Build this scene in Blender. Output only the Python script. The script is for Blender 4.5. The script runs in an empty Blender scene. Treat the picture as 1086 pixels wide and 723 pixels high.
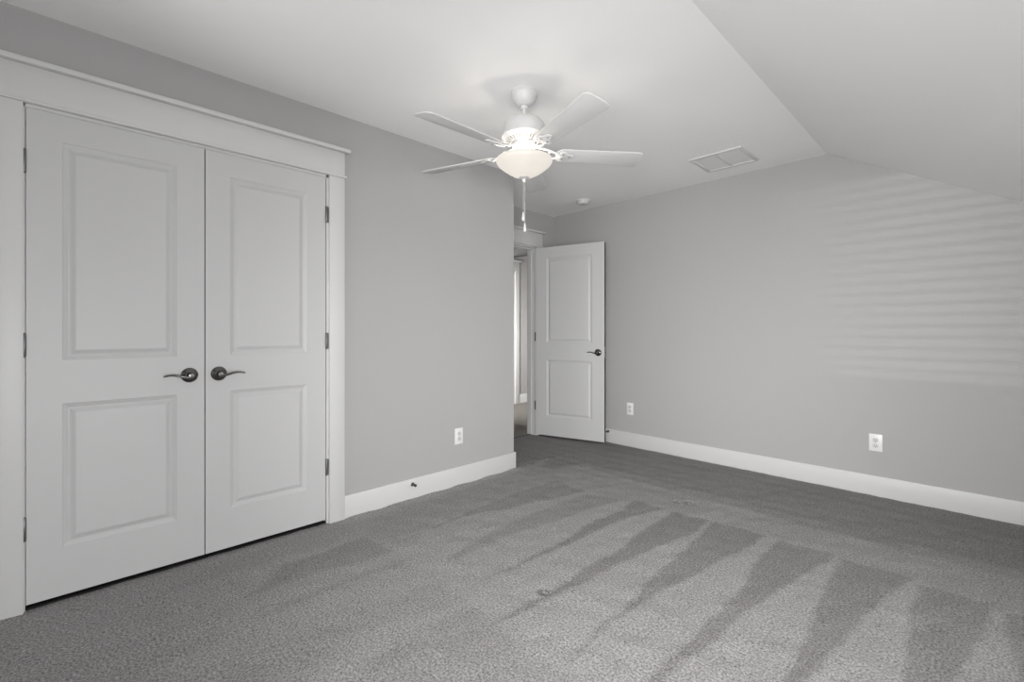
import bpy, bmesh, math, random
import numpy as np
from mathutils import Vector, Matrix

random.seed(7)
PI = math.pi
scene = bpy.context.scene

# ------------------------------------------------------------------ camera
S_EYE = 1.135
cam_d = bpy.data.cameras.new('camera')
cam_d.sensor_width = 36.0
cam_d.sensor_fit = 'HORIZONTAL'
cam_d.lens = 36.0 * 489.97 / 1086.0
cam_d.shift_y = (351.46 - 361.5) / 1086.0
cam_d.clip_start = 0.02
cam = bpy.data.objects.new('camera', cam_d)
scene.collection.objects.link(cam)
cam.location = (0, 0, S_EYE)
cam.rotation_euler = (PI / 2, 0, math.radians(45.533))
scene.camera = cam

# ------------------------------------------------------------------ view, world, lights
vs = scene.view_settings
vs.view_transform = 'Standard'
vs.look = 'None'
vs.exposure = 0.0
vs.gamma = 1.0
vs.use_curve_mapping = False
scene.cycles.use_denoising = True
scene.cycles.max_bounces = 10
scene.cycles.diffuse_bounces = 6
scene.cycles.sample_clamp_indirect = 4.0

world = bpy.data.worlds.new('world')
scene.world = world
world.use_nodes = True
wbg = world.node_tree.nodes['Background']
wbg.inputs[0].default_value = (0.75, 0.85, 1.0, 1)
wbg.inputs[1].default_value = 1.0


def area_light(name, loc, aim, sx, sy, watts, color=(1, 1, 1), spread=180):
    d = bpy.data.lights.new(name, 'AREA')
    d.shape = 'RECTANGLE'
    d.size, d.size_y, d.energy, d.color = sx, sy, watts, color
    d.spread = math.radians(spread)
    o = bpy.data.objects.new(name, d)
    scene.collection.objects.link(o)
    o.location = loc
    o.rotation_euler = (Vector(aim) - Vector(loc)).to_track_quat('-Z', 'Y').to_euler()
    return o


# watts of each light
W_GABLE, W_FILL_LEFT, W_FILL_RIGHT, W_GLINT, W_HALL, BULB_W, BOWL_GLOW, W_FILL_NEAR = 39.0, 12.5, 6.0, 400.0, 32.0, 0.80, 0.64, 35.5

# area lamps inside the gable blinds; the left one is added for fill
area_light('daylight_fill', (0.20, -0.52, 1.12), (-1.75, 4.0, 0.45), 0.80, 0.80, W_GABLE, (1.0, 0.996, 0.996), 92)
area_light('daylight_fill', (-2.05, -0.52, 1.35), (-0.40, 2.4, 1.50), 0.9, 1.15, W_FILL_LEFT, (1.0, 0.996, 0.996), 120)
# added fill lamps at two made-up low windows in the knee wall
area_light('daylight_fill', (1.12, 1.95, 0.80), (-3.2, 3.4, 0.60), 1.3, 0.8, W_FILL_RIGHT, (1.0, 0.99, 0.98), 90)
area_light('daylight_fill', (1.12, 0.05, 0.80), (-2.2, 0.05, -0.10), 0.9, 0.8, W_FILL_NEAR, (1.0, 0.995, 0.995), 140)
# a sunlit strip on the ground outside, shining up between the blind slats on to the far wall
area_light('sun_glint', (0.80, -7.9, 0.40), (0.20, -0.6, 1.12), 1.4, 0.085, W_GLINT, (1.0, 0.99, 0.97))
# unseen lamp added in the hallway to brighten its wall and floor
area_light('added_hall_lamp', (-4.0, 2.9, 1.5), (-5.1, 5.3, 0.9), 0.5, 0.8, W_HALL, (1.0, 0.98, 0.95), 85)

PITCH_DEG = -13.0

# ------------------------------------------------------------------ helpers
C = scene.collection


def link(o, parent=None):
    C.objects.link(o)
    if parent is not None:
        o.parent = parent
    return o


def tag(o, label=None, cat=None, group=None, kind=None):
    if label: o['label'] = label
    if cat: o['category'] = cat
    if group: o['group'] = group
    if kind: o['kind'] = kind
    return o


def empty(name, loc=(0, 0, 0), rz=0.0, parent=None):
    o = bpy.data.objects.new(name, None)
    o.empty_display_size = 0.05
    o.location = loc
    o.rotation_euler = (0, 0, rz)
    return link(o, parent)


def obj(name, bm, mat, parent=None, smooth=None, loc=None):
    """link a bmesh as ONE mesh object; smooth = angle in degrees for smooth shading"""
    bmesh.ops.recalc_face_normals(bm, faces=bm.faces)
    me = bpy.data.meshes.new(name)
    bm.to_mesh(me)
    bm.free()
    mats = mat if isinstance(mat, (list, tuple)) else [mat]
    for m in mats:
        me.materials.append(m)
    if smooth is not None:
        me.polygons.foreach_set('use_smooth', [True] * len(me.polygons))
        try:
            me.set_sharp_from_angle(angle=math.radians(smooth))
        except Exception:
            pass
    o = bpy.data.objects.new(name, me)
    if loc is not None:
        o.location = loc
    return link(o, parent)


def add_box(bm, a, b, bevel=0.0, seg=2, M=None, mi=0):
    x0, x1 = sorted((a[0], b[0])); y0, y1 = sorted((a[1], b[1])); z0, z1 = sorted((a[2], b[2]))
    t = bmesh.new()
    r = bmesh.ops.create_cube(t, size=1.0)
    for v in t.verts:
        v.co = Vector((x0 + (v.co.x + .5) * (x1 - x0), y0 + (v.co.y + .5) * (y1 - y0), z0 + (v.co.z + .5) * (z1 - z0)))
    if bevel > 0:
        bmesh.ops.bevel(t, geom=list(t.edges), offset=bevel, segments=seg, profile=0.5, affect='EDGES')
    merge(bm, t, M, mi)


def merge(bm, t, M=None, mi=0):
    vm = {}
    for v in t.verts:
        vm[v] = bm.verts.new((M @ v.co) if M is not None else v.co)
    for f in t.faces:
        try:
            nf = bm.faces.new([vm[v] for v in f.verts])
            nf.material_index = mi if mi else f.material_index
        except ValueError:
            pass
    t.free()


def add_lathe(bm, prof, n=48, M=None, mi=0):
    """prof: (radius, z) pairs from one end to the other"""
    t = bmesh.new()
    rings = []
    for r, z in prof:
        if r < 1e-6:
            rings.append([t.verts.new((0, 0, z))])
        else:
            rings.append([t.verts.new((r * math.cos(2 * PI * k / n), r * math.sin(2 * PI * k / n), z)) for k in range(n)])
    for A, B in zip(rings, rings[1:]):
        for k in range(n):
            j = (k + 1) % n
            if len(A) == 1 and len(B) == 1:
                continue
            if len(A) == 1:
                t.faces.new((A[0], B[k], B[j]))
            elif len(B) == 1:
                t.faces.new((A[k], A[j], B[0]))
            else:
                t.faces.new((A[k], A[j], B[j], B[k]))
    merge(bm, t, M, mi)


def add_tube(bm, pts, rad, n=12, M=None, flat=1.0, up=(0, 0, 1)):
    """a tube along pts; rad a number or one per point; flat squeezes it across 'up'"""
    pts = [Vector(p) for p in pts]
    if not isinstance(rad, (list, tuple)):
        rad = [rad] * len(pts)
    t = bmesh.new()
    rings = []
    for i, p in enumerate(pts):
        d = (pts[min(i + 1, len(pts) - 1)] - pts[max(i - 1, 0)]).normalized()
        u = Vector(up)
        if abs(d.dot(u)) > 0.95:
            u = Vector((1, 0, 0))
        s = d.cross(u).normalized()
        w = s.cross(d).normalized()
        rings.append([t.verts.new(p + rad[i] * (math.cos(2 * PI * k / n) * s + flat * math.sin(2 * PI * k / n) * w)) for k in range(n)])
    for A, B in zip(rings, rings[1:]):
        for k in range(n):
            j = (k + 1) % n
            t.faces.new((A[k], A[j], B[j], B[k]))
    t.faces.new(rings[0][::-1])
    t.faces.new(rings[-1])
    merge(bm, t, M)


def add_prism(bm, outline, z0, z1, bevel=0.0, M=None, mi=0):
    t = bmesh.new()
    a = [t.verts.new((x, y, z0)) for x, y in outline]
    b = [t.verts.new((x, y, z1)) for x, y in outline]
    n = len(a)
    t.faces.new(a[::-1])
    t.faces.new(b)
    for k in range(n):
        t.faces.new((a[k], a[(k + 1) % n], b[(k + 1) % n], b[k]))
    if bevel > 0:
        bmesh.ops.recalc_face_normals(t, faces=t.faces)
        es = [e for e in t.edges if abs(e.verts[0].co.z - e.verts[1].co.z) < 1e-7]
        bmesh.ops.bevel(t, geom=es, offset=bevel, segments=2, profile=0.5, affect='EDGES')
    merge(bm, t, M, mi)


def bx(*boxes, bevel=0.0):
    bm = bmesh.new()
    for a, b in boxes:
        add_box(bm, a, b, bevel)
    return bm


def struct(name, bm, mat, label, cat, smooth=None, parent=None):
    o = obj(name, bm, mat, parent, smooth)
    return tag(o, label, cat, None, 'structure')


def rot_to(axis):
    """matrix that turns local +Z on to axis"""
    return Vector((0, 0, 1)).rotation_difference(Vector(axis).normalized()).to_matrix().to_4x4()


# ------------------------------------------------------------------ materials
def mat(name, col, rough=0.5, metal=0.0, spec=0.5, bump=None, mottle=0.0, mottle_scale=3.0):
    m = bpy.data.materials.new(name)
    m.use_nodes = True
    nt = m.node_tree
    p = nt.nodes['Principled BSDF']
    p.inputs['Base Color'].default_value = (*col, 1)
    p.inputs['Roughness'].default_value = rough
    p.inputs['Metallic'].default_value = metal
    p.inputs['Specular IOR Level'].default_value = spec
    tc = nt.nodes.new('ShaderNodeTexCoord')
    nz = nt.nodes.new('ShaderNodeTexNoise')
    nz.inputs['Scale'].default_value = mottle_scale
    nz.inputs['Detail'].default_value = 4
    nt.links.new(tc.outputs['Object'], nz.inputs['Vector'])
    mr = nt.nodes.new('ShaderNodeMapRange')
    mr.inputs['To Min'].default_value = 1 - mottle
    mr.inputs['To Max'].default_value = 1 + mottle
    nt.links.new(nz.outputs['Fac'], mr.inputs['Value'])
    mx = nt.nodes.new('ShaderNodeVectorMath')
    mx.operation = 'SCALE'
    mx.inputs[0].default_value = col
    nt.links.new(mr.outputs['Result'], mx.inputs['Scale'])
    nt.links.new(mx.outputs['Vector'], p.inputs['Base Color'])
    if bump:
        sc, st, dist = bump
        n2 = nt.nodes.new('ShaderNodeTexNoise')
        n2.inputs['Scale'].default_value = sc
        n2.inputs['Detail'].default_value = 3
        nt.links.new(tc.outputs['Object'], n2.inputs['Vector'])
        b = nt.nodes.new('ShaderNodeBump')
        b.inputs['Strength'].default_value = st
        b.inputs['Distance'].default_value = dist
        nt.links.new(n2.outputs['Fac'], b.inputs['Height'])
        nt.links.new(b.outputs['Normal'], p.inputs['Normal'])
    return m


M_WALL = mat('grey_wall_paint', (0.425, 0.419, 0.418), 0.75, spec=0.25, bump=(170, 0.10, 0.002), mottle=0.012)
M_CEIL = mat('white_ceiling_paint', (0.90, 0.897, 0.89), 0.9, spec=0.15, bump=(140, 0.08, 0.002), mottle=0.01)
M_TRIM = mat('white_trim_paint', (0.64, 0.64, 0.636), 0.42, spec=0.4, mottle=0.01)
M_DOOR = mat('white_door_paint', (0.57, 0.57, 0.569), 0.45, spec=0.35, bump=(60, 0.03, 0.002), mottle=0.01)
M_FAN = mat('white_enamel', (0.64, 0.637, 0.63), 0.4, spec=0.4)
M_BLADE = mat('white_blade_finish', (0.58, 0.575, 0.568), 0.5, spec=0.3, mottle=0.02, mottle_scale=12)
M_VENT = mat('white_vent_enamel', (0.66, 0.657, 0.65), 0.45, spec=0.35)
M_LOUVRE = mat('white_louvre_enamel', (0.80, 0.795, 0.785), 0.5, spec=0.3)
M_PLATE = mat('white_outlet_plastic', (0.80, 0.80, 0.79), 0.35, spec=0.5)
M_SLOT_SHADE = mat('painted_slot_shade', (0.22, 0.21, 0.20), 0.8)
M_SLOT = mat('dark_slot', (0.05, 0.05, 0.05), 0.7)
M_SOCKET = mat('grey_socket_face', (0.62, 0.62, 0.61), 0.4)  # even grey of the socket faces
M_NICKEL = mat('dark_polished_nickel', (0.16, 0.155, 0.15), 0.22, metal=1.0)
M_HINGE = mat('grey_hinge_steel', (0.20, 0.20, 0.20), 0.42, metal=0.8)
M_STOP = mat('bronze_door_stop', (0.12, 0.115, 0.11), 0.4, metal=0.7)
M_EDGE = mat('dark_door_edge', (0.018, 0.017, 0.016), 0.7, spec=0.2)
M_CHAIN = mat('bright_chain_metal', (0.72, 0.71, 0.69), 0.35, metal=0.6)
M_SCREW = mat('screw_metal', (0.35, 0.34, 0.33), 0.4, metal=0.8)
M_HALLFLOOR = mat('hall_carpet', (0.27, 0.255, 0.235), 0.95, spec=0.1, bump=(220, 0.4, 0.006), mottle=0.06, mottle_scale=40)
M_BLIND = mat('white_blind_slat', (0.75, 0.75, 0.73), 0.5)
M_GAP_SHADE = mat('painted_gap_shade', (0.02, 0.02, 0.02), 0.9, spec=0.1)
M_THRESH = mat('carpet_seam', (0.13, 0.125, 0.12), 0.9, spec=0.1)


def carpet_material():
    m = bpy.data.materials.new('grey_cut_pile_carpet')
    m.use_nodes = True
    nt = m.node_tree
    N, L = nt.nodes.new, nt.links.new
    p = nt.nodes['Principled BSDF']
    p.inputs['Roughness'].default_value = 0.95
    p.inputs['Specular IOR Level'].default_value = 0.1
    tc = N('ShaderNodeTexCoord')
    at = N('ShaderNodeAttribute'); at.attribute_name = 'nap'
    n1 = N('ShaderNodeTexNoise'); n1.inputs['Scale'].default_value = 120; n1.inputs['Detail'].default_value = 3; n1.inputs['Roughness'].default_value = 0.8
    n2 = N('ShaderNodeTexNoise'); n2.inputs['Scale'].default_value = 9; n2.inputs['Detail'].default_value = 4
    for n in (n1, n2):
        L(tc.outputs['Object'], n.inputs['Vector'])
    a = N('ShaderNodeMath'); a.operation = 'MULTIPLY_ADD'; a.inputs[1].default_value = 0.30; a.inputs[2].default_value = -0.15
    L(n2.outputs['Fac'], a.inputs[0])
    s = N('ShaderNodeMath'); s.operation = 'ADD'
    L(at.outputs['Fac'], s.inputs[0]); L(a.outputs[0], s.inputs[1])
    ramp = N('ShaderNodeMix'); ramp.data_type = 'RGBA'; ramp.clamp_factor = True
    ramp.inputs['A'].default_value = (*CARPET_DARK, 1)
    ramp.inputs['B'].default_value = (*CARPET_LIGHT, 1)
    L(s.outputs[0], ramp.inputs['Factor'])
    mr = N('ShaderNodeMapRange'); mr.inputs['From Min'].default_value = 0.3; mr.inputs['From Max'].default_value = 0.7
    mr.inputs['To Min'].default_value = 1 - SPECKLE; mr.inputs['To Max'].default_value = 1 + SPECKLE; mr.clamp = False
    L(n1.outputs['Fac'], mr.inputs['Value'])
    sc = N('ShaderNodeVectorMath'); sc.operation = 'SCALE'
    L(ramp.outputs['Result'], sc.inputs[0]); L(mr.outputs['Result'], sc.inputs['Scale'])
    L(sc.outputs['Vector'], p.inputs['Base Color'])
    b = N('ShaderNodeBump'); b.inputs['Strength'].default_value = 0.5; b.inputs['Distance'].default_value = 0.006
    L(n1.outputs['Fac'], b.inputs['Height']); L(b.outputs['Normal'], p.inputs['Normal'])
    return m


CARPET_DARK = (0.212, 0.203, 0.203)
CARPET_LIGHT = (0.322, 0.312, 0.313)
SPECKLE = 0.72
M_CARPET = carpet_material()


def lit_glass():
    """frosted glass bowl with lit bulbs in it"""
    m = bpy.data.materials.new('frosted_lit_glass')
    m.use_nodes = True
    nt = m.node_tree
    p = nt.nodes['Principled BSDF']
    p.inputs['Base Color'].default_value = (0.22, 0.21, 0.19, 1)
    p.inputs['Roughness'].default_value = 0.35
    p.inputs['Emission Color'].default_value = (1.0, 0.93, 0.84, 1)
    p.inputs['Emission Strength'].default_value = BOWL_GLOW
    tc = nt.nodes.new('ShaderNodeTexCoord')
    nz = nt.nodes.new('ShaderNodeTexNoise'); nz.inputs['Scale'].default_value = 9
    nt.links.new(tc.outputs['Object'], nz.inputs['Vector'])
    mr = nt.nodes.new('ShaderNodeMapRange'); mr.inputs['To Min'].default_value = BOWL_GLOW * 0.9; mr.inputs['To Max'].default_value = BOWL_GLOW * 1.1
    nt.links.new(nz.outputs['Fac'], mr.inputs['Value'])
    nt.links.new(mr.outputs['Result'], p.inputs['Emission Strength'])
    return m


M_BOWL = lit_glass()


def pane_glass():
    m = bpy.data.materials.new('window_glass')
    m.use_nodes = True
    nt = m.node_tree
    out = nt.nodes['Material Output']
    tr = nt.nodes.new('ShaderNodeBsdfTransparent')
    gl = nt.nodes.new('ShaderNodeBsdfGlossy'); gl.inputs['Roughness'].default_value = 0.02
    fr = nt.nodes.new('ShaderNodeFresnel'); fr.inputs['IOR'].default_value = 1.45
    mx = nt.nodes.new('ShaderNodeMixShader')
    nt.links.new(fr.outputs[0], mx.inputs[0]); nt.links.new(tr.outputs[0], mx.inputs[1]); nt.links.new(gl.outputs[0], mx.inputs[2])
    nt.links.new(mx.outputs[0], out.inputs['Surface'])
    return m


M_PANE = pane_glass()

# ------------------------------------------------------------------ room measures (metres; camera stands over x = y = 0)
XW = -2.722      # closet wall
XD = -3.435      # wall with the entrance doorway
YF = 4.040       # far wall
YB = -0.60       # gable wall behind the camera
YN = 2.692       # outer corner where the closet wall ends
XK = 1.20        # low knee wall on the right
H = 2.442
XC = -0.805      # where the ceiling starts to slope
SLOPE = 0.567
T = 0.115        # wall thickness
BH = 0.138       # baseboard height
HK = H - SLOPE * (XK - XC)

# ------------------------------------------------------------------ floor: carpet with vacuum marks brushed into its pile
NAP = [
    (0.90, 0.020, [(-1.875, 2.745), (-1.423, 3.073), (-1.036, 3.047), (-0.59, 3.032), (-0.272, 3.024), (-0.007, 3.04), (0.187, 2.942), (0.307, 2.256), (0.168, 1.231), (-0.3, 0.755), (-0.962, 1.222), (-1.025, 1.214), (-1.163, 1.189), (-1.366, 1.215), (-1.64, 1.221), (-2.087, 1.202), (-2.395, 1.227), (-2.605, 1.227), (-2.556, 1.498), (-2.484, 2.044), (-2.53, 2.662)]),
    (0.66, 0.050, [(-2.53, 2.662), (-2.388, 3.216), (-2.153, 3.152), (-1.451, 3.149), (-1.166, 3.185), (-0.974, 3.109), (-0.695, 3.099), (-0.557, 3.133), (-0.351, 3.071), (-0.055, 3.164), (0.148, 3.246), (0.435, 3.194), (0.371, 2.723), (0.17, 2.682), (0.051, 2.756), (-0.208, 2.789), (-0.511, 2.808), (-0.819, 2.831), (-1.127, 2.811), (-1.389, 2.773), (-1.68, 2.735), (-1.959, 2.659), (-2.272, 2.725)]),
    (0.62, 0.060, [(-2.605, 1.227), (-2.598, 1.393), (-2.663, 2.668), (-2.72, 3.043), (-2.272, 2.725), (-2.295, 2.318), (-2.274, 1.872), (-2.207, 1.271)]),
    (0.28, 0.012, [(-2.272, 2.725), (-1.98, 2.666), (-2.1, 2.139), (-2.227, 1.833), (-2.207, 1.271), (-2.274, 1.872), (-2.295, 2.318)]),
    (0.40, 0.020, [(-1.936, 2.629), (-1.68, 2.735), (-1.742, 2.551), (-1.793, 2.132), (-1.842, 1.823), (-1.844, 1.368), (-1.921, 1.517), (-1.973, 2.009)]),
    (0.12, 0.012, [(-1.648, 2.767), (-1.425, 2.781), (-1.531, 2.419), (-1.552, 1.923), (-1.581, 1.571), (-1.596, 1.363), (-1.594, 1.805), (-1.626, 2.322), (-1.603, 2.555)]),
    (0.12, 0.012, [(-1.362, 2.757), (-1.15, 2.787), (-1.144, 2.553), (-1.196, 2.271), (-1.248, 1.989), (-1.263, 1.737), (-1.282, 1.544), (-1.293, 1.36), (-1.331, 1.184), (-1.317, 1.529), (-1.335, 1.71), (-1.325, 2.094), (-1.361, 2.439)]),
    (0.12, 0.012, [(-1.117, 2.801), (-0.849, 2.802), (-0.879, 2.518), (-0.916, 2.286), (-0.959, 2.024), (-0.997, 1.794), (-1.014, 1.582), (-1.006, 1.384), (-1.0, 1.259), (-1.026, 1.503), (-1.048, 1.782), (-1.079, 2.215), (-1.118, 2.631)]),
    (0.12, 0.012, [(-0.776, 2.793), (-0.523, 2.81), (-0.572, 2.536), (-0.626, 2.254), (-0.668, 1.987), (-0.698, 1.691), (-0.719, 1.469), (-0.726, 1.38), (-0.739, 1.229), (-0.77, 1.399), (-0.756, 1.617), (-0.758, 1.835), (-0.742, 2.136), (-0.79, 2.537)]),
    (0.12, 0.012, [(-0.496, 2.795), (-0.219, 2.801), (-0.295, 2.529), (-0.337, 2.239), (-0.37, 1.975), (-0.401, 1.776), (-0.432, 1.503), (-0.436, 1.215), (-0.451, 1.683), (-0.462, 1.953), (-0.478, 2.208), (-0.49, 2.501)]),
    (0.22, 0.012, [(-0.206, 2.758), (0.035, 2.797), (0.007, 2.507), (-0.04, 2.27), (-0.073, 2.068), (-0.146, 1.622), (-0.16, 1.398), (-0.181, 1.959), (-0.19, 2.208), (-0.205, 2.552)]),
    (0.25, 0.012, [(0.064, 2.733), (0.371, 2.723), (0.229, 1.68), (0.084, 1.533), (0.077, 2.215), (0.071, 2.526)]),
    (0.40, 0.020, [(-2.374, 0.775), (-2.38, 0.96), (-2.402, 1.219), (-2.123, 1.222), (-2.193, 0.884), (-2.209, 0.569)]),
    (0.45, 0.030, [(-2.045, 0.668), (-2.023, 1.186), (-2.008, 1.241), (-1.973, 1.146), (-2.019, 0.814), (-1.996, 0.582)]),
    (0.85, 0.040, [(-1.978, 0.33), (-2.004, 0.808), (-1.99, 1.192), (-1.881, 1.203), (-1.7, 1.235), (-1.839, 0.742), (-1.842, 0.307)]),
    (0.85, 0.040, [(-1.61, 0.497), (-1.616, 0.652), (-1.63, 0.955), (-1.484, 1.221), (-1.518, 0.93), (-1.438, 0.671)]),
    (0.80, 0.040, [(-2.458, 0.247), (-2.467, 0.557), (-2.443, 0.985), (-2.417, 1.238), (-2.565, 1.326), (-2.677, 1.135), (-2.651, 0.599)]),
]


def build_floor():
    step = 0.0125
    xs = np.arange(XD - 0.06, XK + 0.1 + step, step)
    ys = np.arange(YB - 0.1, YF + 0.06 + step, step)
    X, Y = np.meshgrid(xs, ys, indexing='ij')
    rng = np.random.default_rng(3)

    def waves(k, amp, n=14):
        out = np.zeros_like(X)
        for _ in range(n):
            th = rng.uniform(0, 2 * PI); f = k * rng.uniform(0.5, 1.6)
            out += np.sin(X * math.cos(th) * f + Y * math.sin(th) * f + rng.uniform(0, 6.28))
        return out * amp / math.sqrt(n)

    WX = X + waves(26, 0.006) + waves(70, 0.004)
    WY = Y + waves(24, 0.012) + waves(70, 0.006)
    nap = np.clip(0.58 + 0.42 * (-1.60 - X) / 0.8, 0.58, 1.0)  # pile colour lightened towards the closet to make up for dim light
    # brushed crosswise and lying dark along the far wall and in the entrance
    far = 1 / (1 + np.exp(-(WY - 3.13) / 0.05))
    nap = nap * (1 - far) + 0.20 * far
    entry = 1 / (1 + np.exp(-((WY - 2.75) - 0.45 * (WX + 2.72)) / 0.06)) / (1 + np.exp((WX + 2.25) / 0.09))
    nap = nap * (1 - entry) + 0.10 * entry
    for val, soft, poly in NAP:
        P = np.array(poly)
        inside = np.zeros(X.shape, bool)
        dmin = np.full(X.shape, 1e9)
        n = len(P)
        for i in range(n):
            a, b = P[i], P[(i + 1) % n]
            e = b - a
            t = np.clip(((WX - a[0]) * e[0] + (WY - a[1]) * e[1]) / (e @ e + 1e-12), 0, 1)
            d = np.hypot(WX - a[0] - t * e[0], WY - a[1] - t * e[1])
            dmin = np.minimum(dmin, d)
            cond = ((a[1] > WY) != (b[1] > WY))
            xi = (b[0] - a[0]) * (WY - a[1]) / (b[1] - a[1] + 1e-12) + a[0]
            inside ^= cond & (WX < xi)
        sd = np.where(inside, dmin, -dmin)
        w = np.clip(sd / (2 * soft) + 0.5, 0, 1)
        w = w * w * (3 - 2 * w)
        nap = nap * (1 - w) + val * w
    # streaks along the strokes
    nap += waves(9, 0.035)
    stre = np.zeros_like(X)
    for _ in range(16):
        f = rng.uniform(12, 60)
        stre += np.sin(X * f + Y * rng.uniform(-0.4, 0.4) + rng.uniform(0, 6.28))
    nap += np.where(Y < 3.0, stre * 0.012, 0)
    stre = np.zeros_like(X)
    for _ in range(16):
        f = rng.uniform(14, 60)
        stre += np.sin(Y * f + X * rng.uniform(-0.5, 0.5) + rng.uniform(0, 6.28))
    nap += np.where(Y > 3.0, stre * 0.018, 0)
    Z = waves(40, 0.0012) + 0.0
    # the carpet is tucked unevenly against the closet wall
    tuck = np.clip(1 - (X - (XW + 0.014)) / 0.05, 0, 1)
    Z += tuck * (0.003 + waves(24, 0.0035)) * (Y > 1.25) * (X > XW)
    # dents left by the feet of furniture
    for cx, cy, r in ((-1.345, 1.517, 0.021), (-1.362, 2.990, 0.026), (-1.425, 2.950, 0.012)):
        d = np.hypot(X - cx, Y - cy)
        ring = np.exp(-((d - r) / 0.008) ** 2)
        Z -= 0.012 * ring
        nap -= 2.0 * ring * (0.6 + 0.4 * np.sin(np.arctan2(Y - cy, X - cx) * 1 + 4.0))
    nx, ny = X.shape
    co = np.stack([X, Y, Z], -1).reshape(-1, 3).astype(np.float32)
    idx = np.arange(nx * ny).reshape(nx, ny)
    quads = np.stack([idx[:-1, :-1], idx[1:, :-1], idx[1:, 1:], idx[:-1, 1:]], -1).reshape(-1, 4)
    me = bpy.data.meshes.new('floor')
    me.from_pydata(co.tolist(), [], quads.tolist())
    at = me.attributes.new('nap', 'FLOAT', 'POINT')
    at.data.foreach_set('value', nap.reshape(-1).astype(np.float32))
    me.polygons.foreach_set('use_smooth', [True] * len(me.polygons))
    me.materials.append(M_CARPET)
    o = link(bpy.data.objects.new('floor', me))
    return tag(o, 'grey cut-pile carpet floor with wedge-shaped vacuum marks', 'floor', None, 'structure')


build_floor()

# hallway floor beyond the doorway
struct('floor_hall', bx(((-5.40, 2.4, -0.05), (XD - 0.06, 6.2, 0.0))), M_HALLFLOOR, 'beige carpet of the hallway floor beyond the doorway', 'floor')
tag(obj('threshold_strip', bx(((XD - 0.075, 2.955, -0.002), (XD - 0.045, 3.722, 0.006)), bevel=0.002), M_THRESH), 'dark carpet seam strip across the doorway', 'threshold', None, 'structure')

tag(obj('closet_gap_shade', bx(((XW - 0.10, -0.10, -0.002), (XW - 0.004, 1.142, 0.008))), M_GAP_SHADE), 'dark strip painted for the shade under the closet doors', 'threshold', None, 'structure')  # black strip added to deepen the shade in the gap under the doors

# ------------------------------------------------------------------ ceiling
struct('ceiling', bx(((XD - T, YB - T, H), (XC, YF + T, H + 0.1))), M_CEIL, 'flat white ceiling above the ceiling fan', 'ceiling')
bm = bmesh.new()
xe = XK + T
o2 = [(XC, H), (xe, H - SLOPE * (xe - XC)), (xe, H - SLOPE * (xe - XC) + 0.1), (XC, H + 0.1)]
a = [bm.verts.new((x, YB - T, z)) for x, z in o2]
b = [bm.verts.new((x, YF + T, z)) for x, z in o2]
bm.faces.new(a); bm.faces.new(b[::-1])
for k in range(4):
    bm.faces.new((a[k], b[k], b[(k + 1) % 4], a[(k + 1) % 4]))
struct('ceiling_slope', bm, M_CEIL, 'sloped white ceiling at the upper right', 'ceiling')

# ------------------------------------------------------------------ walls
CY0, CY1, CZ = -0.101, 1.143, 2.060        # rough closet opening
DY0, DY1, DZ = 2.943, 3.734, 2.060         # rough doorway opening
struct('wall_left', bx(((XW - T, YB, 0), (XW, CY0, H)), ((XW - T, CY0, CZ), (XW, CY1, H)), ((XW - T, CY1, 0), (XW, YN, H))),
       M_WALL, 'grey left wall holding the double closet doors', 'wall')
struct('wall_nook', bx(((XD, YN - T, 0), (XW - T, YN, H))), M_WALL, 'grey side wall of the entrance recess', 'wall')
struct('wall_entry', bx(((XD - T, YN - T, 0), (XD, DY0, H)), ((XD - T, DY0, DZ), (XD, DY1, H)), ((XD - T, DY1, 0), (XD, YF + T, H))),
       M_WALL, 'grey entrance wall around the doorway', 'wall')


def gable(y0, y1, x0, x1, holes=()):
    """wall across the room under the sloped ceiling"""
    bm = bmesh.new()
    def top(x): return H + 0.02 if x <= XC else H + 0.02 - SLOPE * (x - XC)
    cuts = sorted({x0, x1, XC} | {h[0] for h in holes} | {h[1] for h in holes})
    for p, q in zip(cuts, cuts[1:]):
        hs = [h for h in holes if h[0] <= p + 1e-6 and h[1] >= q - 1e-6]
        segs = [(0.0, None)] if not hs else [(0.0, hs[0][2]), (hs[0][3], None)]
        for za, zb in segs:
            z_p, z_q = (top(p), top(q)) if zb is None else (zb, zb)
            A = [bm.verts.new(v) for v in ((p, y0, za), (q, y0, za), (q, y0, z_q), (p, y0, z_p))]
            B = [bm.verts.new(v) for v in ((p, y1, za), (q, y1, za), (q, y1, z_q), (p, y1, z_p))]
            bm.faces.new(A); bm.faces.new(B[::-1])
            for k in range(4):
                bm.faces.new((A[k], B[k], B[(k + 1) % 4], A[(k + 1) % 4]))
    return bm


struct('wall_far', gable(YF, YF + T, XD, XK + T), M_WALL, 'grey far wall under the sloped ceiling', 'wall')
WINS = ((-2.50, -1.60, 0.78, 1.93), (-0.20, 0.60, 0.62, 1.55))
struct('wall_back', gable(YB - T, YB, XW - T, XK + T, WINS), M_WALL, 'grey gable wall behind the camera with two windows, one of them added', 'wall')
struct('wall_right', bx(((XK, YB, 0), (XK + T, -0.4, HK + .02)), ((XK, 0.5, 0), (XK + T, 1.3, HK + .02)), ((XK, 2.6, 0), (XK + T, YF, HK + .02)), ((XK, -0.4, 0), (XK + T, 0.5, 0.40)), ((XK, 1.3, 0), (XK + T, 2.6, 0.40)), ((XK, -0.4, 1.2), (XK + T, 2.6, HK + .02))), M_WALL, 'low grey knee wall on the right', 'wall')
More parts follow.
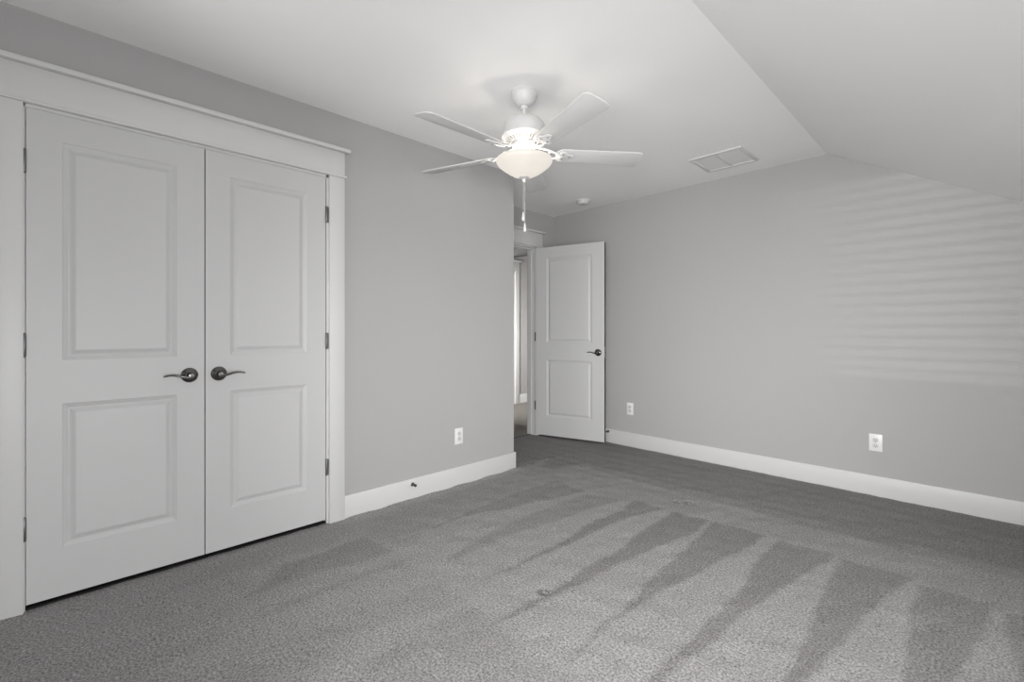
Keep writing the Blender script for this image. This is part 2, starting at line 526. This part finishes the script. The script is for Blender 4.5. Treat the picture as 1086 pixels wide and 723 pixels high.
# dark inside of the closet
struct('wall_closet', bx(((-3.42, YB, 0), (-3.40, YN - T, H)), ((-3.40, -0.62, 0), (XW - T, -0.60, H)), ((-3.40, 1.60, 0), (XW - T, 1.62, H))), M_WALL, 'grey wall inside the closed closet', 'wall')
# hallway shell
XH = -5.149
bm = bmesh.new()
def hz(y): return 2.292 + 0.218 * (y - 5.096)
for q in ([(XH, 2.4, 0), (XH, 6.2, 0), (XH, 6.2, hz(6.2)), (XH, 2.4, hz(2.4))],):
    A = [bm.verts.new(v) for v in q]
    B = [bm.verts.new((v[0] - T, v[1], v[2])) for v in q]
    bm.faces.new(A); bm.faces.new(B[::-1])
    for k in range(4):
        bm.faces.new((A[k], B[k], B[(k + 1) % 4], A[(k + 1) % 4]))
add_box(bm, (XH - T, 6.2, 0), (XD - T, 6.2 + T, 2.8))
add_box(bm, (XH - T, 2.4 - T, 0), (XD - T, 2.4, 2.8))
add_box(bm, (XD - T, YF + T, 0), (XD, 6.2 + T, 2.8))
add_box(bm, (XD - T, 2.4 - T, 0), (XD, YN - T, 2.8))
struct('wall_hall', bm, M_WALL, 'grey hallway wall seen through the open doorway', 'wall')
bm = bmesh.new()
q = [(XH - T, 2.4, hz(2.4)), (XH - T, 6.2, hz(6.2)), (XD - T, 6.2, 2.75), (XD - T, 2.4, 2.75)]
A = [bm.verts.new(v) for v in q]; B = [bm.verts.new((v[0], v[1], v[2] + 0.1)) for v in q]
bm.faces.new(A); bm.faces.new(B[::-1])
for k in range(4):
    bm.faces.new((A[k], B[k], B[(k + 1) % 4], A[(k + 1) % 4]))
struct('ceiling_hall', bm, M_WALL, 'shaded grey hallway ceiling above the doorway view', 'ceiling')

# ------------------------------------------------------------------ baseboards
BT = 0.014
def base(name, boxes, label):
    bm = bmesh.new()
    for a, b in boxes:
        add_box(bm, a, b, 0.003, 2)
    return struct(name, bm, M_TRIM, label, 'baseboard', smooth=40)

base('baseboard_left', [((XW, 1.236, -0.01), (XW + BT, YN + BT, BH)), ((XW, YB, -0.01), (XW + BT, -0.206, BH))], 'white baseboard along the left wall beside the closet')
base('baseboard_nook', [((XD, YN, -0.01), (XW, YN + BT, BH))], 'white baseboard turning into the entrance recess')
base('baseboard_far', [((XD, YF - BT, -0.01), (XK, YF, BH))], 'white baseboard along the far wall')
base('baseboard_hall', [((XH, 5.207, -0.01), (XH + BT, 6.2, BH))], 'white baseboard in the hallway')

# ------------------------------------------------------------------ casings
def casing(name, origin, u, n, w_in0, w_in1, z_top, label, cw=0.093, depth=0.115, cap_over=0.028, header_h=0.139, jt0=0.0125):
    """trim round an opening: u runs along the wall, n points out of it"""
    root = empty(name, origin)
    root.rotation_euler = (0, 0, math.atan2(u[1], u[0]))
    sgn = 1.0 if Vector((u[0], u[1], 0)).cross(Vector((0, 0, 1))).dot(Vector((n[0], n[1], 0))) > 0 else -1.0
    # local frame: x along the wall, y = -sgn*outward
    def P(x, out, z): return (x, -sgn * out, z)
    th = 0.020
    for xa, xb in ((w_in0 - cw, w_in0), (w_in1, w_in1 + cw)):
        bm = bmesh.new(); add_box(bm, P(xa, 0, -0.01), P(xb, th, z_top), 0.002, 2)
        obj('side_casing', bm, M_TRIM, root, 40)
    x0, x1 = w_in0 - cw, w_in1 + cw
    bm = bmesh.new(); add_box(bm, P(x0 - 0.010, 0, z_top), P(x1 + 0.010, th + 0.009, z_top + 0.013), 0.004, 3)
    obj('bead_moulding', bm, M_TRIM, root, 40)
    bm = bmesh.new(); add_box(bm, P(x0, 0, z_top + 0.013), P(x1, th, z_top + 0.013 + header_h), 0.002, 2)
    obj('header_board', bm, M_TRIM, root, 40)
    zc = z_top + 0.013 + header_h
    bm = bmesh.new(); add_box(bm, P(x0 - cap_over, 0, zc), P(x1 + cap_over, th + 0.026, zc + 0.022), 0.004, 3)
    obj('cap_moulding', bm, M_TRIM, root, 40)
    bm = bmesh.new()
    jt = 0.0125
    add_box(bm, P(w_in0, -depth, 0), P(w_in0 + jt0, 0.004, z_top))
    add_box(bm, P(w_in1 - jt, -depth, 0), P(w_in1, 0.004, z_top))
    add_box(bm, P(w_in0, -depth, z_top - jt), P(w_in1, 0.004, z_top))
    # stops
    add_box(bm, P(w_in0 + jt, -depth * 0.75, 0), P(w_in0 + jt + 0.010, -0.045, z_top - jt))
    add_box(bm, P(w_in1 - jt - 0.010, -depth * 0.75, 0), P(w_in1 - jt, -0.045, z_top - jt))
    add_box(bm, P(w_in0 + jt, -depth * 0.75, z_top - jt - 0.010), P(w_in1 - jt, -0.045, z_top - jt))
    obj('jamb', bm, M_TRIM, root)
    return tag(root, label, 'door trim', None, 'structure')

casing('trim_1', (XW, 0, 0), (0, 1), (1, 0), CY0, CY1, CZ, 'white closet door casing with stepped header', jt0=0.004)
casing('trim_2', (XD, 0, 0), (0, 1), (1, 0), DY0, DY1, DZ, 'white entrance doorway casing behind the open door')
# casing of another door across the hallway, only its right edge is in sight
casing('trim_3', (XH, 0, 0), (0, 1), (1, 0), 4.35, 5.113, 2.08, 'white door casing across the hallway', depth=0.05)

# ------------------------------------------------------------------ moulded two-panel doors
def door_slab(w, h, t, panels, depth=0.011):
    """slab in x 0..w, z 0..h, faces at y = 0 (front) and y = t; moulded panels on both faces"""
    bm = bmesh.new()
    def face(yf, s):
        def V(x, z, d=0.0): return bm.verts.new((x, yf + s * d, z))
        def quad(*c): bm.faces.new([V(*p) for p in c])
        xl, xr = panels[0][0], panels[0][1]
        quad((0, 0), (xl, 0), (xl, h), (0, h))
        quad((xr, 0), (w, 0), (w, h), (xr, h))
        zs = [0.0]
        for p in sorted(panels, key=lambda q: q[2]):
            zs += [p[2], p[3]]
        zs.append(h)
        for k in range(0, len(zs), 2):
            quad((xl, zs[k]), (xr, zs[k]), (xr, zs[k + 1]), (xl, zs[k + 1]))
        prof = [(0, 0), (0.002, 0.0030), (0.010, 0.0060), (0.018, depth), (0.022, depth), (0.029, 0.0080), (0.038, 0.0025), (0.043, 0.0010), (0.046, 0.0010)]
        for (x0, x1, z0, z1) in panels:
            prev = None
            for off, d in prof:
                ring = [V(x0 + off, z0 + off, d), V(x1 - off, z0 + off, d), V(x1 - off, z1 - off, d), V(x0 + off, z1 - off, d)]
                if prev:
                    for k in range(4):
                        bm.faces.new((prev[k], prev[(k + 1) % 4], ring[(k + 1) % 4], ring[k]))
                prev = ring
            bm.faces.new(prev)
    face(0.0, 1.0)
    face(t, -1.0)
    e = [(0, 0), (w, 0), (w, h), (0, h)]
    for k in range(4):
        (xa, za), (xb, zb) = e[k], e[(k + 1) % 4]
        bm.faces.new([bm.verts.new(c) for c in ((xa, 0, za), (xb, 0, zb), (xb, t, zb), (xa, t, za))])
    return bm


def slab_obj(parent, w, h, t, panels):
    bm = door_slab(w, h, t, panels)
    me = bpy.data.meshes.new('panel_slab')
    bm.to_mesh(me); bm.free()
    me.materials.append(M_DOOR)
    return link(bpy.data.objects.new('panel_slab', me), parent)


def lever_handle(parent, x, z, sgn, front=True, t=0.035, length=0.105):
    """rose and wavy lever on the door face; sgn = direction of the lever along local x"""
    h = empty('door_handle', (x, 0.0 if front else t, z), 0.0, parent)
    o = -1.0 if front else 1.0
    bm = bmesh.new()
    M = rot_to((0, o, 0))
    add_lathe(bm, [(0.0355, 0.0), (0.0360, 0.003), (0.0345, 0.0065), (0.0290, 0.0110), (0.0210, 0.0145), (0.0150, 0.0165), (0.0135, 0.020), (0.0120, 0.030), (0.0115, 0.042), (0.0125, 0.048), (0.0100, 0.053), (0.0, 0.054)], 40, M)
    obj('rose', bm, M_NICKEL, h, 50)
    bm = bmesh.new()
    pts, rad = [], []
    for k in range(15):
        s = k / 14
        pts.append((sgn * (0.004 + length * s), o * (0.046 - 0.006 * math.sin(PI * s)), -0.0015 - 0.0065 * math.cos(2 * PI * s * 0.72)))
        rad.append(0.0085 - 0.0035 * s if k < 14 else 0.003)
    add_tube(bm, pts, rad, 12, flat=0.8)
    obj('lever', bm, M_NICKEL, h, 50)
    return h


def hinge(parent, x, z, y=0.0, h=0.092, leaf=0.014, side=1, m=None):
    bm = bmesh.new()
    add_lathe(bm, [(0, -h / 2 - 0.004), (0.004, -h / 2 - 0.003), (0.0065, -h / 2), (0.0065, h / 2), (0.004, h / 2 + 0.003), (0, h / 2 + 0.004)], 14, Matrix.Translation((x, y - 0.0055, z)))
    add_box(bm, (x - leaf * (side > 0) - 0.003, y - 0.002, z - h / 2), (x + leaf * (side < 0) + 0.003, y + 0.002, z + h / 2), 0.0005, 1)
    return obj('hinge', bm, m or M_HINGE, parent, 40)


DH = 2.022
XDOOR = XW + 0.004                    # closet door faces
# closet doors: local x runs along +Y of the room, local -y is the room side
def closet_door(name, y0, y1, px0, px1, handle_y, lever, hinge_y, label, hside):
    root = empty(name, (XDOOR, y0, 0.024), PI / 2)
    w = y1 - y0
    slab_obj(root, w, DH, 0.035, [(px0 - y0, px1 - y0, 0.226 - .024, 0.831 - .024), (px0 - y0, px1 - y0, 1.015 - .024, 1.930 - .024)])
    lever_handle(root, handle_y - y0, 0.922 - 0.024, lever)
    for hzz in (1.826, 1.080, 0.334):
        hinge(root, hinge_y - y0, hzz - 0.024, side=hside)
    return tag(root, label, 'door', None, 'structure')

closet_door('door_1', -0.0945, 0.5190, 0.012, 0.406, 0.457, -1, -0.099, 'left white two-panel closet door with dark lever handle', 1)
closet_door('door_2', 0.5235, 1.1255, 0.631, 1.018, 0.581, 1, 1.1285, 'right white two-panel closet door with dark lever handle', -1)

# entrance door, swung open against the far wall; local x from hinge to latch, local -y towards the camera
ang = math.atan2(3.921 - 3.712, -2.667 + 3.413)
root = empty('door_3', (-3.413, 3.712, 0.020), ang)
DW = 0.775
slab_obj(root, DW, 2.022, 0.035, [(0.130, DW - 0.130, 0.206, 0.811), (0.130, DW - 0.130, 0.995, 1.906)])
hd = lever_handle(root, DW - 0.066, 0.902, -1, length=0.10)
hb = lever_handle(root, DW - 0.066, 0.902, -1, front=False, length=0.10)
for hzz in (1.080, 0.334):
    hinge(root, -0.004, hzz - 0.020, 0.003, leaf=0.001, side=1, m=M_SLOT)
tag(obj('latch_edge', bx(((DW - 0.0005, 0.0015, 0.001), (DW + 0.0006, 0.0335, 2.019))), M_EDGE, root), 'dark latch edge')  # near-black strip laid over the latch edge
bm = bx(((DW - 0.001, 0.003, 0.845), (DW + 0.0015, 0.032, 0.960)), bevel=0.0006)
add_box(bm, (DW, 0.010, 0.892), (DW + 0.010, 0.025, 0.912), 0.003, 2)
obj('latch_plate', bm, M_HINGE, root, 40)
tag(root, 'open white two-panel entrance door near the far wall corner', 'door', None, 'structure')

# closed door across the hallway
root = empty('door_4', (XH + 0.004, 4.3635, 0.020), PI / 2)
slab_obj(root, 0.736, 2.045, 0.035, [(0.125, 0.611, 0.206, 0.811), (0.125, 0.611, 0.995, 1.920)])
tag(root, 'white closed door across the hallway', 'door', None, 'structure')

# ------------------------------------------------------------------ windows behind the camera
def window(name, x0, x1, z0, z1, label, tilt=36):
    root = empty(name, ((x0 + x1) / 2, YB, z0))
    w, h = (x1 - x0) / 2, z1 - z0
    bm = bmesh.new()
    for a, b in (((-w, -T, 0), (-w + .04, -T + .05, h)), ((w - .04, -T, 0), (w, -T + .05, h)), ((-w, -T, 0), (w, -T + .05, .04)), ((-w, -T, h - .04), (w, -T + .05, h))):
        add_box(bm, a, b)
    obj('window_frame', bm, M_TRIM, root)
    obj('window_pane', bx(((-w + .04, -T + .022, .04), (w - .04, -T + .026, h - .04))), M_PANE, root)
    bm = bmesh.new()
    n = int(h / 0.045)
    for k in range(n):
        z = 0.025 + k * 0.045
        Mx = Matrix.Translation((0, -0.028, z)) @ Matrix.Rotation(math.radians(tilt), 4, 'X')
        add_box(bm, (-w + .01, -0.025, -0.0012), (w - .01, 0.025, 0.0012), M=Mx)
    obj('blind_slats', bm, M_BLIND, root)
    bm = bmesh.new()
    for a, b in (((-w - .09, 0, -.02), (-w, .02, h + .02)), ((w, 0, -.02), (w + .09, .02, h + .02)), ((-w - .12, 0, h), (w + .12, .02, h + .12)), ((-w - .12, 0, -.03), (w + .12, .05, 0)), ((-w - .09, 0, -.12), (w + .09, .018, -.03))):
        add_box(bm, a, b, 0.002, 1)
    obj('window_casing', bm, M_TRIM, root)
    return tag(root, label, 'window', None, 'structure')

window('added_window_1', *WINS[0], 'added blinded window in the gable wall nearer the closet', 80)  # unseen window added to go with the left fill lamp
window('window_2', *WINS[1], 'blinded window in the gable wall under the slope')
# made-up windows in the knee wall, added to go with the fill lamps
def added_low_window(name, y0, y1, label):
    root = empty(name, (XK, (y0 + y1) / 2, 0.40))
    w = (y1 - y0) / 2
    obj('window_frame', bx(((.04, -w, 0), (.09, w, .04)), ((.04, -w, .76), (.09, w, .80)), ((.04, -w, 0), (.09, -w + .04, .8)), ((.04, w - .04, 0), (.09, w, .8)), ((.04, -.02, 0), (.09, .02, .8))), M_TRIM, root)  # frame of the added window
    obj('window_pane', bx(((.062, -w + .04, .04), (.066, w - .04, .76))), M_PANE, root)  # pane of the added window
    return tag(root, label, 'window', None, 'structure')

added_low_window('added_window_3', 1.3, 2.6, 'added low window in the knee wall on the right')
added_low_window('added_window_4', -0.4, 0.5, 'added low window in the knee wall beside the camera')

# ------------------------------------------------------------------ ceiling fan
FX, FY = -1.755, 1.816
fan = empty('ceiling_fan', (FX, FY, H))
tag(fan, 'white five-blade ceiling fan with lit glass bowl and pull chains', 'ceiling fan')
def fz(z): return z - H
bm = bmesh.new()
add_lathe(bm, [(0.0, fz(H)), (0.066, fz(H)), (0.070, fz(2.436)), (0.070, fz(2.420)), (0.066, fz(2.414)), (0.064, fz(2.408)), (0.061, fz(2.398)), (0.052, fz(2.382)), (0.038, fz(2.370)), (0.022, fz(2.364)), (0.0, fz(2.363))], 48)
obj('canopy', bm, M_FAN, fan, 40)
bm = bmesh.new()
add_lathe(bm, [(0.0, fz(2.375)), (0.0105, fz(2.375)), (0.0105, fz(2.318)), (0.017, fz(2.315)), (0.018, fz(2.300)), (0.0, fz(2.298))], 24)
add_lathe(bm, [(0.0, fz(2.369)), (0.019, fz(2.366)), (0.023, fz(2.357)), (0.018, fz(2.348)), (0.0, fz(2.346))], 24)
obj('downrod', bm, M_FAN, fan, 40)
bm = bmesh.new()
add_lathe(bm, [(0.0, fz(2.306)), (0.030, fz(2.305)), (0.062, fz(2.299)), (0.090, fz(2.286)), (0.107, fz(2.268)), (0.114, fz(2.248)), (0.116, fz(2.225)), (0.1165, fz(2.206)), (0.123, fz(2.203)), (0.125, fz(2.198)), (0.123, fz(2.192)), (0.112, fz(2.188)),
               (0.104, fz(2.180)), (0.072, fz(2.166)), (0.060, fz(2.163)), (0.0, fz(2.162))], 64)
motor = obj('motor_housing', bm, M_FAN, fan, 35)
# vent slots: thin bars on the lower cone, coloured dark for shade inside
for k in range(30):
    a = 2 * PI * k / 30
    Mx = Matrix.Rotation(a, 4, 'Z') @ Matrix.Translation((0.088, 0, fz(2.1724))) @ Matrix.Rotation(-math.atan2(0.014, 0.032), 4, 'Y')
    bm = bmesh.new(); add_box(bm, (-0.013, -0.0034, -0.0016), (0.013, 0.0034, 0.0010), 0.0009, 1, Mx)
    obj('vent_slot_shade', bm, M_SLOT_SHADE, motor)
# flywheel, switch housing and fitter that carries the bowl
bm = bmesh.new()
add_lathe(bm, [(0.0, fz(2.166)), (0.066, fz(2.166)), (0.068, fz(2.160)), (0.068, fz(2.146)), (0.062, fz(2.140)), (0.050, fz(2.138)), (0.047, fz(2.118)), (0.050, fz(2.112)), (0.050, fz(2.088)), (0.045, fz(2.078)), (0.0, fz(2.076))], 48)
obj('switch_housing', bm, M_FAN, fan, 35)
for k in range(3):
    a = 2 * PI * k / 3 + 0.5
    bm = bmesh.new()
    add_tube(bm, [(0.045 * math.cos(a), 0.045 * math.sin(a), fz(2.094)), (0.100 * math.cos(a), 0.100 * math.sin(a), fz(2.088)), (0.150 * math.cos(a), 0.150 * math.sin(a), fz(2.074))], [0.006, 0.005, 0.004], 8)
    obj('bowl_bracket', bm, M_FAN, fan, 40)
bm = bmesh.new()
outer = [(0.1500, 2.074), (0.1535, 2.068), (0.1525, 2.058), (0.1420, 2.043), (0.1180, 2.023), (0.0880, 2.002), (0.0580, 1.986), (0.0380, 1.980), (0.0180, 1.977), (0.0, 1.9765)]
inner = [(0.0, 1.9815), (0.0180, 1.982), (0.0385, 1.985), (0.0630, 1.993), (0.0850, 2.007), (0.1145, 2.028), (0.1390, 2.046), (0.1480, 2.060), (0.1490, 2.067), (0.1470, 2.072), (0.1500, 2.074)]
add_lathe(bm, [(r, fz(z)) for r, z in outer + inner], 64)
tag(obj('glass_bowl', bm, M_BOWL, fan, 60), 'frosted warm white glass bowl')
bm = bmesh.new()
add_lathe(bm, [(0.0, fz(1.980)), (0.027, fz(1.980)), (0.029, fz(1.975)), (0.024, fz(1.969)), (0.013, fz(1.964)), (0.011, fz(1.957)), (0.008, fz(1.950)), (0.0, fz(1.948))], 32)
obj('finial', bm, M_CHAIN, fan, 40)
for (dx, dy, zend) in ((-0.0035, -0.0035, 1.788), (0.0030, 0.0025, 1.728)):
    ch = bmesh.new()
    z0 = 1.952
    n = int((z0 - zend) / 0.0042)
    for k in range(n):
        bmesh.ops.create_icosphere(ch, subdivisions=1, radius=0.0019, matrix=Matrix.Translation((dx, dy, fz(z0 - k * 0.0042))))
    add_tube(ch, [(dx, dy, fz(z0)), (dx, dy, fz(zend))], 0.0009, 6)
    c = obj('pull_chain', ch, M_CHAIN, fan, 60)
    bm = bmesh.new()
    add_lathe(bm, [(0, fz(zend + 0.002)), (0.003, fz(zend)), (0.0045, fz(zend - 0.008)), (0.0072, fz(zend - 0.022)), (0.0084, fz(zend - 0.036)), (0.0074, fz(zend - 0.045)), (0.004, fz(zend - 0.049)), (0, fz(zend - 0.050))], 16, Matrix.Translation((dx, dy, 0)))
    obj('pull_knob', bm, M_BLADE, c, 60)

# one blade with its iron, then four copies
PITCH = math.radians(PITCH_DEG)
def blade_outline():
    r0, r1, wa, wb = 0.175, 0.668, 0.054, 0.068
    pts = []
    for s in np.linspace(0, 1, 7):                # rounded root
        a = PI / 2 + s * PI
        pts.append((r0 + 0.03 + 0.03 * math.cos(a), wa * math.sin(a)))
    cr = 0.030
    n = 6
    for k in range(n + 1):
        a = -PI / 2 + k / n * PI / 2
        pts.append((r1 - cr + cr * math.cos(a), -wb + cr + cr * math.sin(a)))
    for k in range(n + 1):
        a = k / n * PI / 2
        pts.append((r1 - cr + cr * math.cos(a), wb - cr + cr * math.sin(a)))
    return pts

ZB = 2.108
bm = bmesh.new()
add_prism(bm, blade_outline(), -0.003, 0.003, 0.0015)
blade0 = obj('blade', bm, M_BLADE, fan, 40)
blade0.location = (0, 0, fz(ZB))
bm = bmesh.new()
# trefoil plate under the blade with scrolled arms up to the flywheel
pl = []
for k in range(36):
    a = 2 * PI * k / 36
    r = 0.034 + 0.009 * math.cos(3 * a)
    pl.append((0.228 + 1.15 * r * math.cos(a), 1.05 * r * math.sin(a)))
add_prism(bm, pl, -0.0085, -0.0032, 0.0012)
for s in (-1, 1):
    pts = []
    for k in range(13):
        t = k / 12
        pts.append((0.060 + 0.150 * t, s * (0.012 + 0.021 * math.sin(PI * t) - 0.004 * t), 0.040 * (1 - t) ** 2 * (1 + 0.6 * t) - 0.008))
    add_tube(bm, pts, [0.0075 - 0.002 * math.sin(PI * k / 12) for k in range(13)], 8, flat=0.6)
    # small scroll
    sc = [(0.140 + 0.014 * (1 - k / 12) * math.cos(k * 0.55) , s * (0.020 + 0.012 * (1 - k / 12) * math.sin(k * 0.55)), 0.000) for k in range(12)]
    add_tube(bm, sc, 0.0035, 6)
iron0 = obj('blade_iron', bm, M_FAN, blade0, 40)
screws0 = []
for (x, y) in ((0.252, 0.0), (0.214, 0.020), (0.214, -0.020)):
    scr = bmesh.new()
    add_lathe(scr, [(0, -0.0112), (0.003, -0.0110), (0.0052, -0.0095), (0.0055, -0.0080), (0, -0.0080)], 12, Matrix.Translation((x, y, 0)))
    screws0.append(obj('screw', scr, M_SCREW, blade0, 40))
for k in range(5):
    a = math.radians(-90 + 72 * k)
    if k == 0:
        bl = blade0
    else:
        bl = blade0.copy(); link(bl, fan)
        for c in (iron0, *screws0):
            d = c.copy(); link(d, bl)
    bl.matrix_basis = Matrix.Translation((0, 0, fz(ZB))) @ Matrix.Rotation(a, 4, 'Z') @ Matrix.Rotation(PITCH, 4, 'X')
# the bulbs in the bowl
for k in range(3):
    a = 2 * PI * k / 3 + 1.2
    d = bpy.data.lights.new('bulb', 'POINT')
    d.energy = BULB_W
    d.color = (1.0, 0.94, 0.87)
    d.shadow_soft_size = 0.012
    o = bpy.data.objects.new('bulb_light', d)
    link(o, fan)
    o.location = (0.095 * math.cos(a), 0.095 * math.sin(a), fz(2.082))

# ------------------------------------------------------------------ ceiling vent, smoke detector
vx, vy, vw, vd = -1.377, 3.605, 0.190, 0.185
v = empty('air_vent', (vx, vy, H))
tag(v, 'white square air vent on the ceiling near the slope', 'vent')
bm = bmesh.new()
fw = 0.026
for a, b in (((-vw, -vd, -0.012), (vw, -vd + fw, 0)), ((-vw, vd - fw, -0.012), (vw, vd, 0)), ((-vw, -vd + fw, -0.012), (-vw + fw, vd - fw, 0)), ((vw - fw, -vd + fw, -0.012), (vw, vd - fw, 0)), ((-0.010, -vd + fw, -0.010), (0.010, vd - fw, 0))):
    add_box(bm, a, b, 0.003, 2)
obj('vent_frame', bm, M_VENT, v, 40)
for s in (-1, 1):
    bm = bmesh.new()
    x0, x1 = (0.010, vw - fw) if s > 0 else (-vw + fw, -0.010)
    nl = 18
    for k in range(nl):
        y = -vd + fw + (k + 0.5) * (2 * vd - 2 * fw) / nl
        Mx = Matrix.Translation((0, y, -0.006)) @ Matrix.Rotation(math.radians(9), 4, 'X')
        add_box(bm, (x0, -0.0094, -0.0008), (x1, 0.0094, 0.0008), 0, M=Mx)
    obj('louvre_panel', bm, M_LOUVRE, v)

bm = bmesh.new()
add_lathe(bm, [(0, 0), (0.071, 0), (0.072, -0.004), (0.070, -0.012), (0.060, -0.015)], 40)
sm = obj('smoke_detector', bm, M_VENT, None, 35, (-2.790, 3.735, H))
tag(sm, 'round white smoke detector on the ceiling above the open door', 'smoke detector')
bm = bmesh.new()
add_lathe(bm, [(0.060, -0.013), (0.058, -0.022), (0.054, -0.032), (0.046, -0.038), (0.020, -0.040), (0, -0.040)], 40)
obj('detector_cover', bm, M_VENT, sm, 35)

# ------------------------------------------------------------------ electrical outlets
def outlet(loc, rz, label):
    """local -y is the room side"""
    r = empty('electrical_outlet', loc, rz)
    tag(r, label, 'outlet', 'electrical outlets low on the walls')
    bm = bmesh.new(); add_box(bm, (-0.037, -0.006, -0.059), (0.037, 0.0, 0.059), 0.003, 2)
    obj('cover_plate', bm, M_PLATE, r, 40)
    for s in (-1, 1):
        ol = []
        for k in range(28):
            a = 2 * PI * k / 28
            ol.append((max(-0.0165, min(0.0165, 0.0195 * math.cos(a))), 0.0145 * math.sin(a)))
        bm = bmesh.new()
        Mx = Matrix.Translation((0, -0.006, s * 0.0195)) @ Matrix.Rotation(PI / 2, 4, 'X')
        add_prism(bm, ol, 0.0, 0.0022, 0.0006, Mx)
        so = obj('socket', bm, M_SOCKET, r, 40)
        sl = bmesh.new()
        for x, hh in ((-0.0065, 0.0045), (0.0065, 0.0038)):
            add_box(sl, (x - 0.0012, -0.0087, s * 0.0195 + 0.004 - hh), (x + 0.0012, -0.0080, s * 0.0195 + 0.004 + hh))
        add_lathe(sl, [(0, 0.0087), (0.0028, 0.0087), (0.0028, 0.008), (0, 0.008)], 12, Matrix.Translation((0, 0, s * 0.0195 - 0.008)) @ rot_to((0, -1, 0)))
        tag(obj('contact_slots', sl, M_SLOT, so), 'dark contact slots')
    bm = bmesh.new()
    add_lathe(bm, [(0, 0.0078), (0.0025, 0.0076), (0.0032, 0.006), (0, 0.006)], 12, rot_to((0, -1, 0)))
    obj('screw', bm, M_SCREW, r, 40)
    return r

outlet((-2.445, YF, 0.371), 0.0, 'white outlet on the far wall beside the open entrance door')
outlet((-0.519, YF, 0.366), 0.0, 'white outlet on the far wall at the right, away from doors')
outlet((XW, 2.117, 0.361), PI / 2, 'white outlet on the left wall between closet and outer corner')

# ------------------------------------------------------------------ door stops on the baseboards
def door_stop(loc, axis, label, length=0.042):
    r = empty('door_stop', loc)
    tag(r, label, 'door stop')
    M = rot_to(axis)
    bm = bmesh.new(); add_lathe(bm, [(0, 0), (0.0135, 0), (0.0135, 0.003), (0.009, 0.007), (0, 0.007)], 20, M)
    obj('base_disc', bm, M_STOP, r, 40)
    bm = bmesh.new()
    turns = 9
    pts = [M @ Vector((0.0062 * math.cos(k * 0.6), 0.0062 * math.sin(k * 0.6), 0.006 + (length - 0.014) * k / (turns * 10.5))) for k in range(int(turns * 10.5) + 1)]
    add_tube(bm, pts, 0.0015, 6)
    obj('spring', bm, M_STOP, r, 60)
    bm = bmesh.new(); add_lathe(bm, [(0, length - 0.012), (0.0085, length - 0.011), (0.0095, length - 0.004), (0.007, length), (0, length)], 20, M)
    obj('rubber_tip', bm, M_SLOT, r, 40)
    return r

door_stop((XW + BT, 1.713, 0.099), (1, 0, 0), 'small dark spring door stop on the left baseboard by the closet')
door_stop((-2.690, YF - BT, 0.112), (0, -1, 0), 'small dark door stop on the far baseboard beside the open door', 0.036)
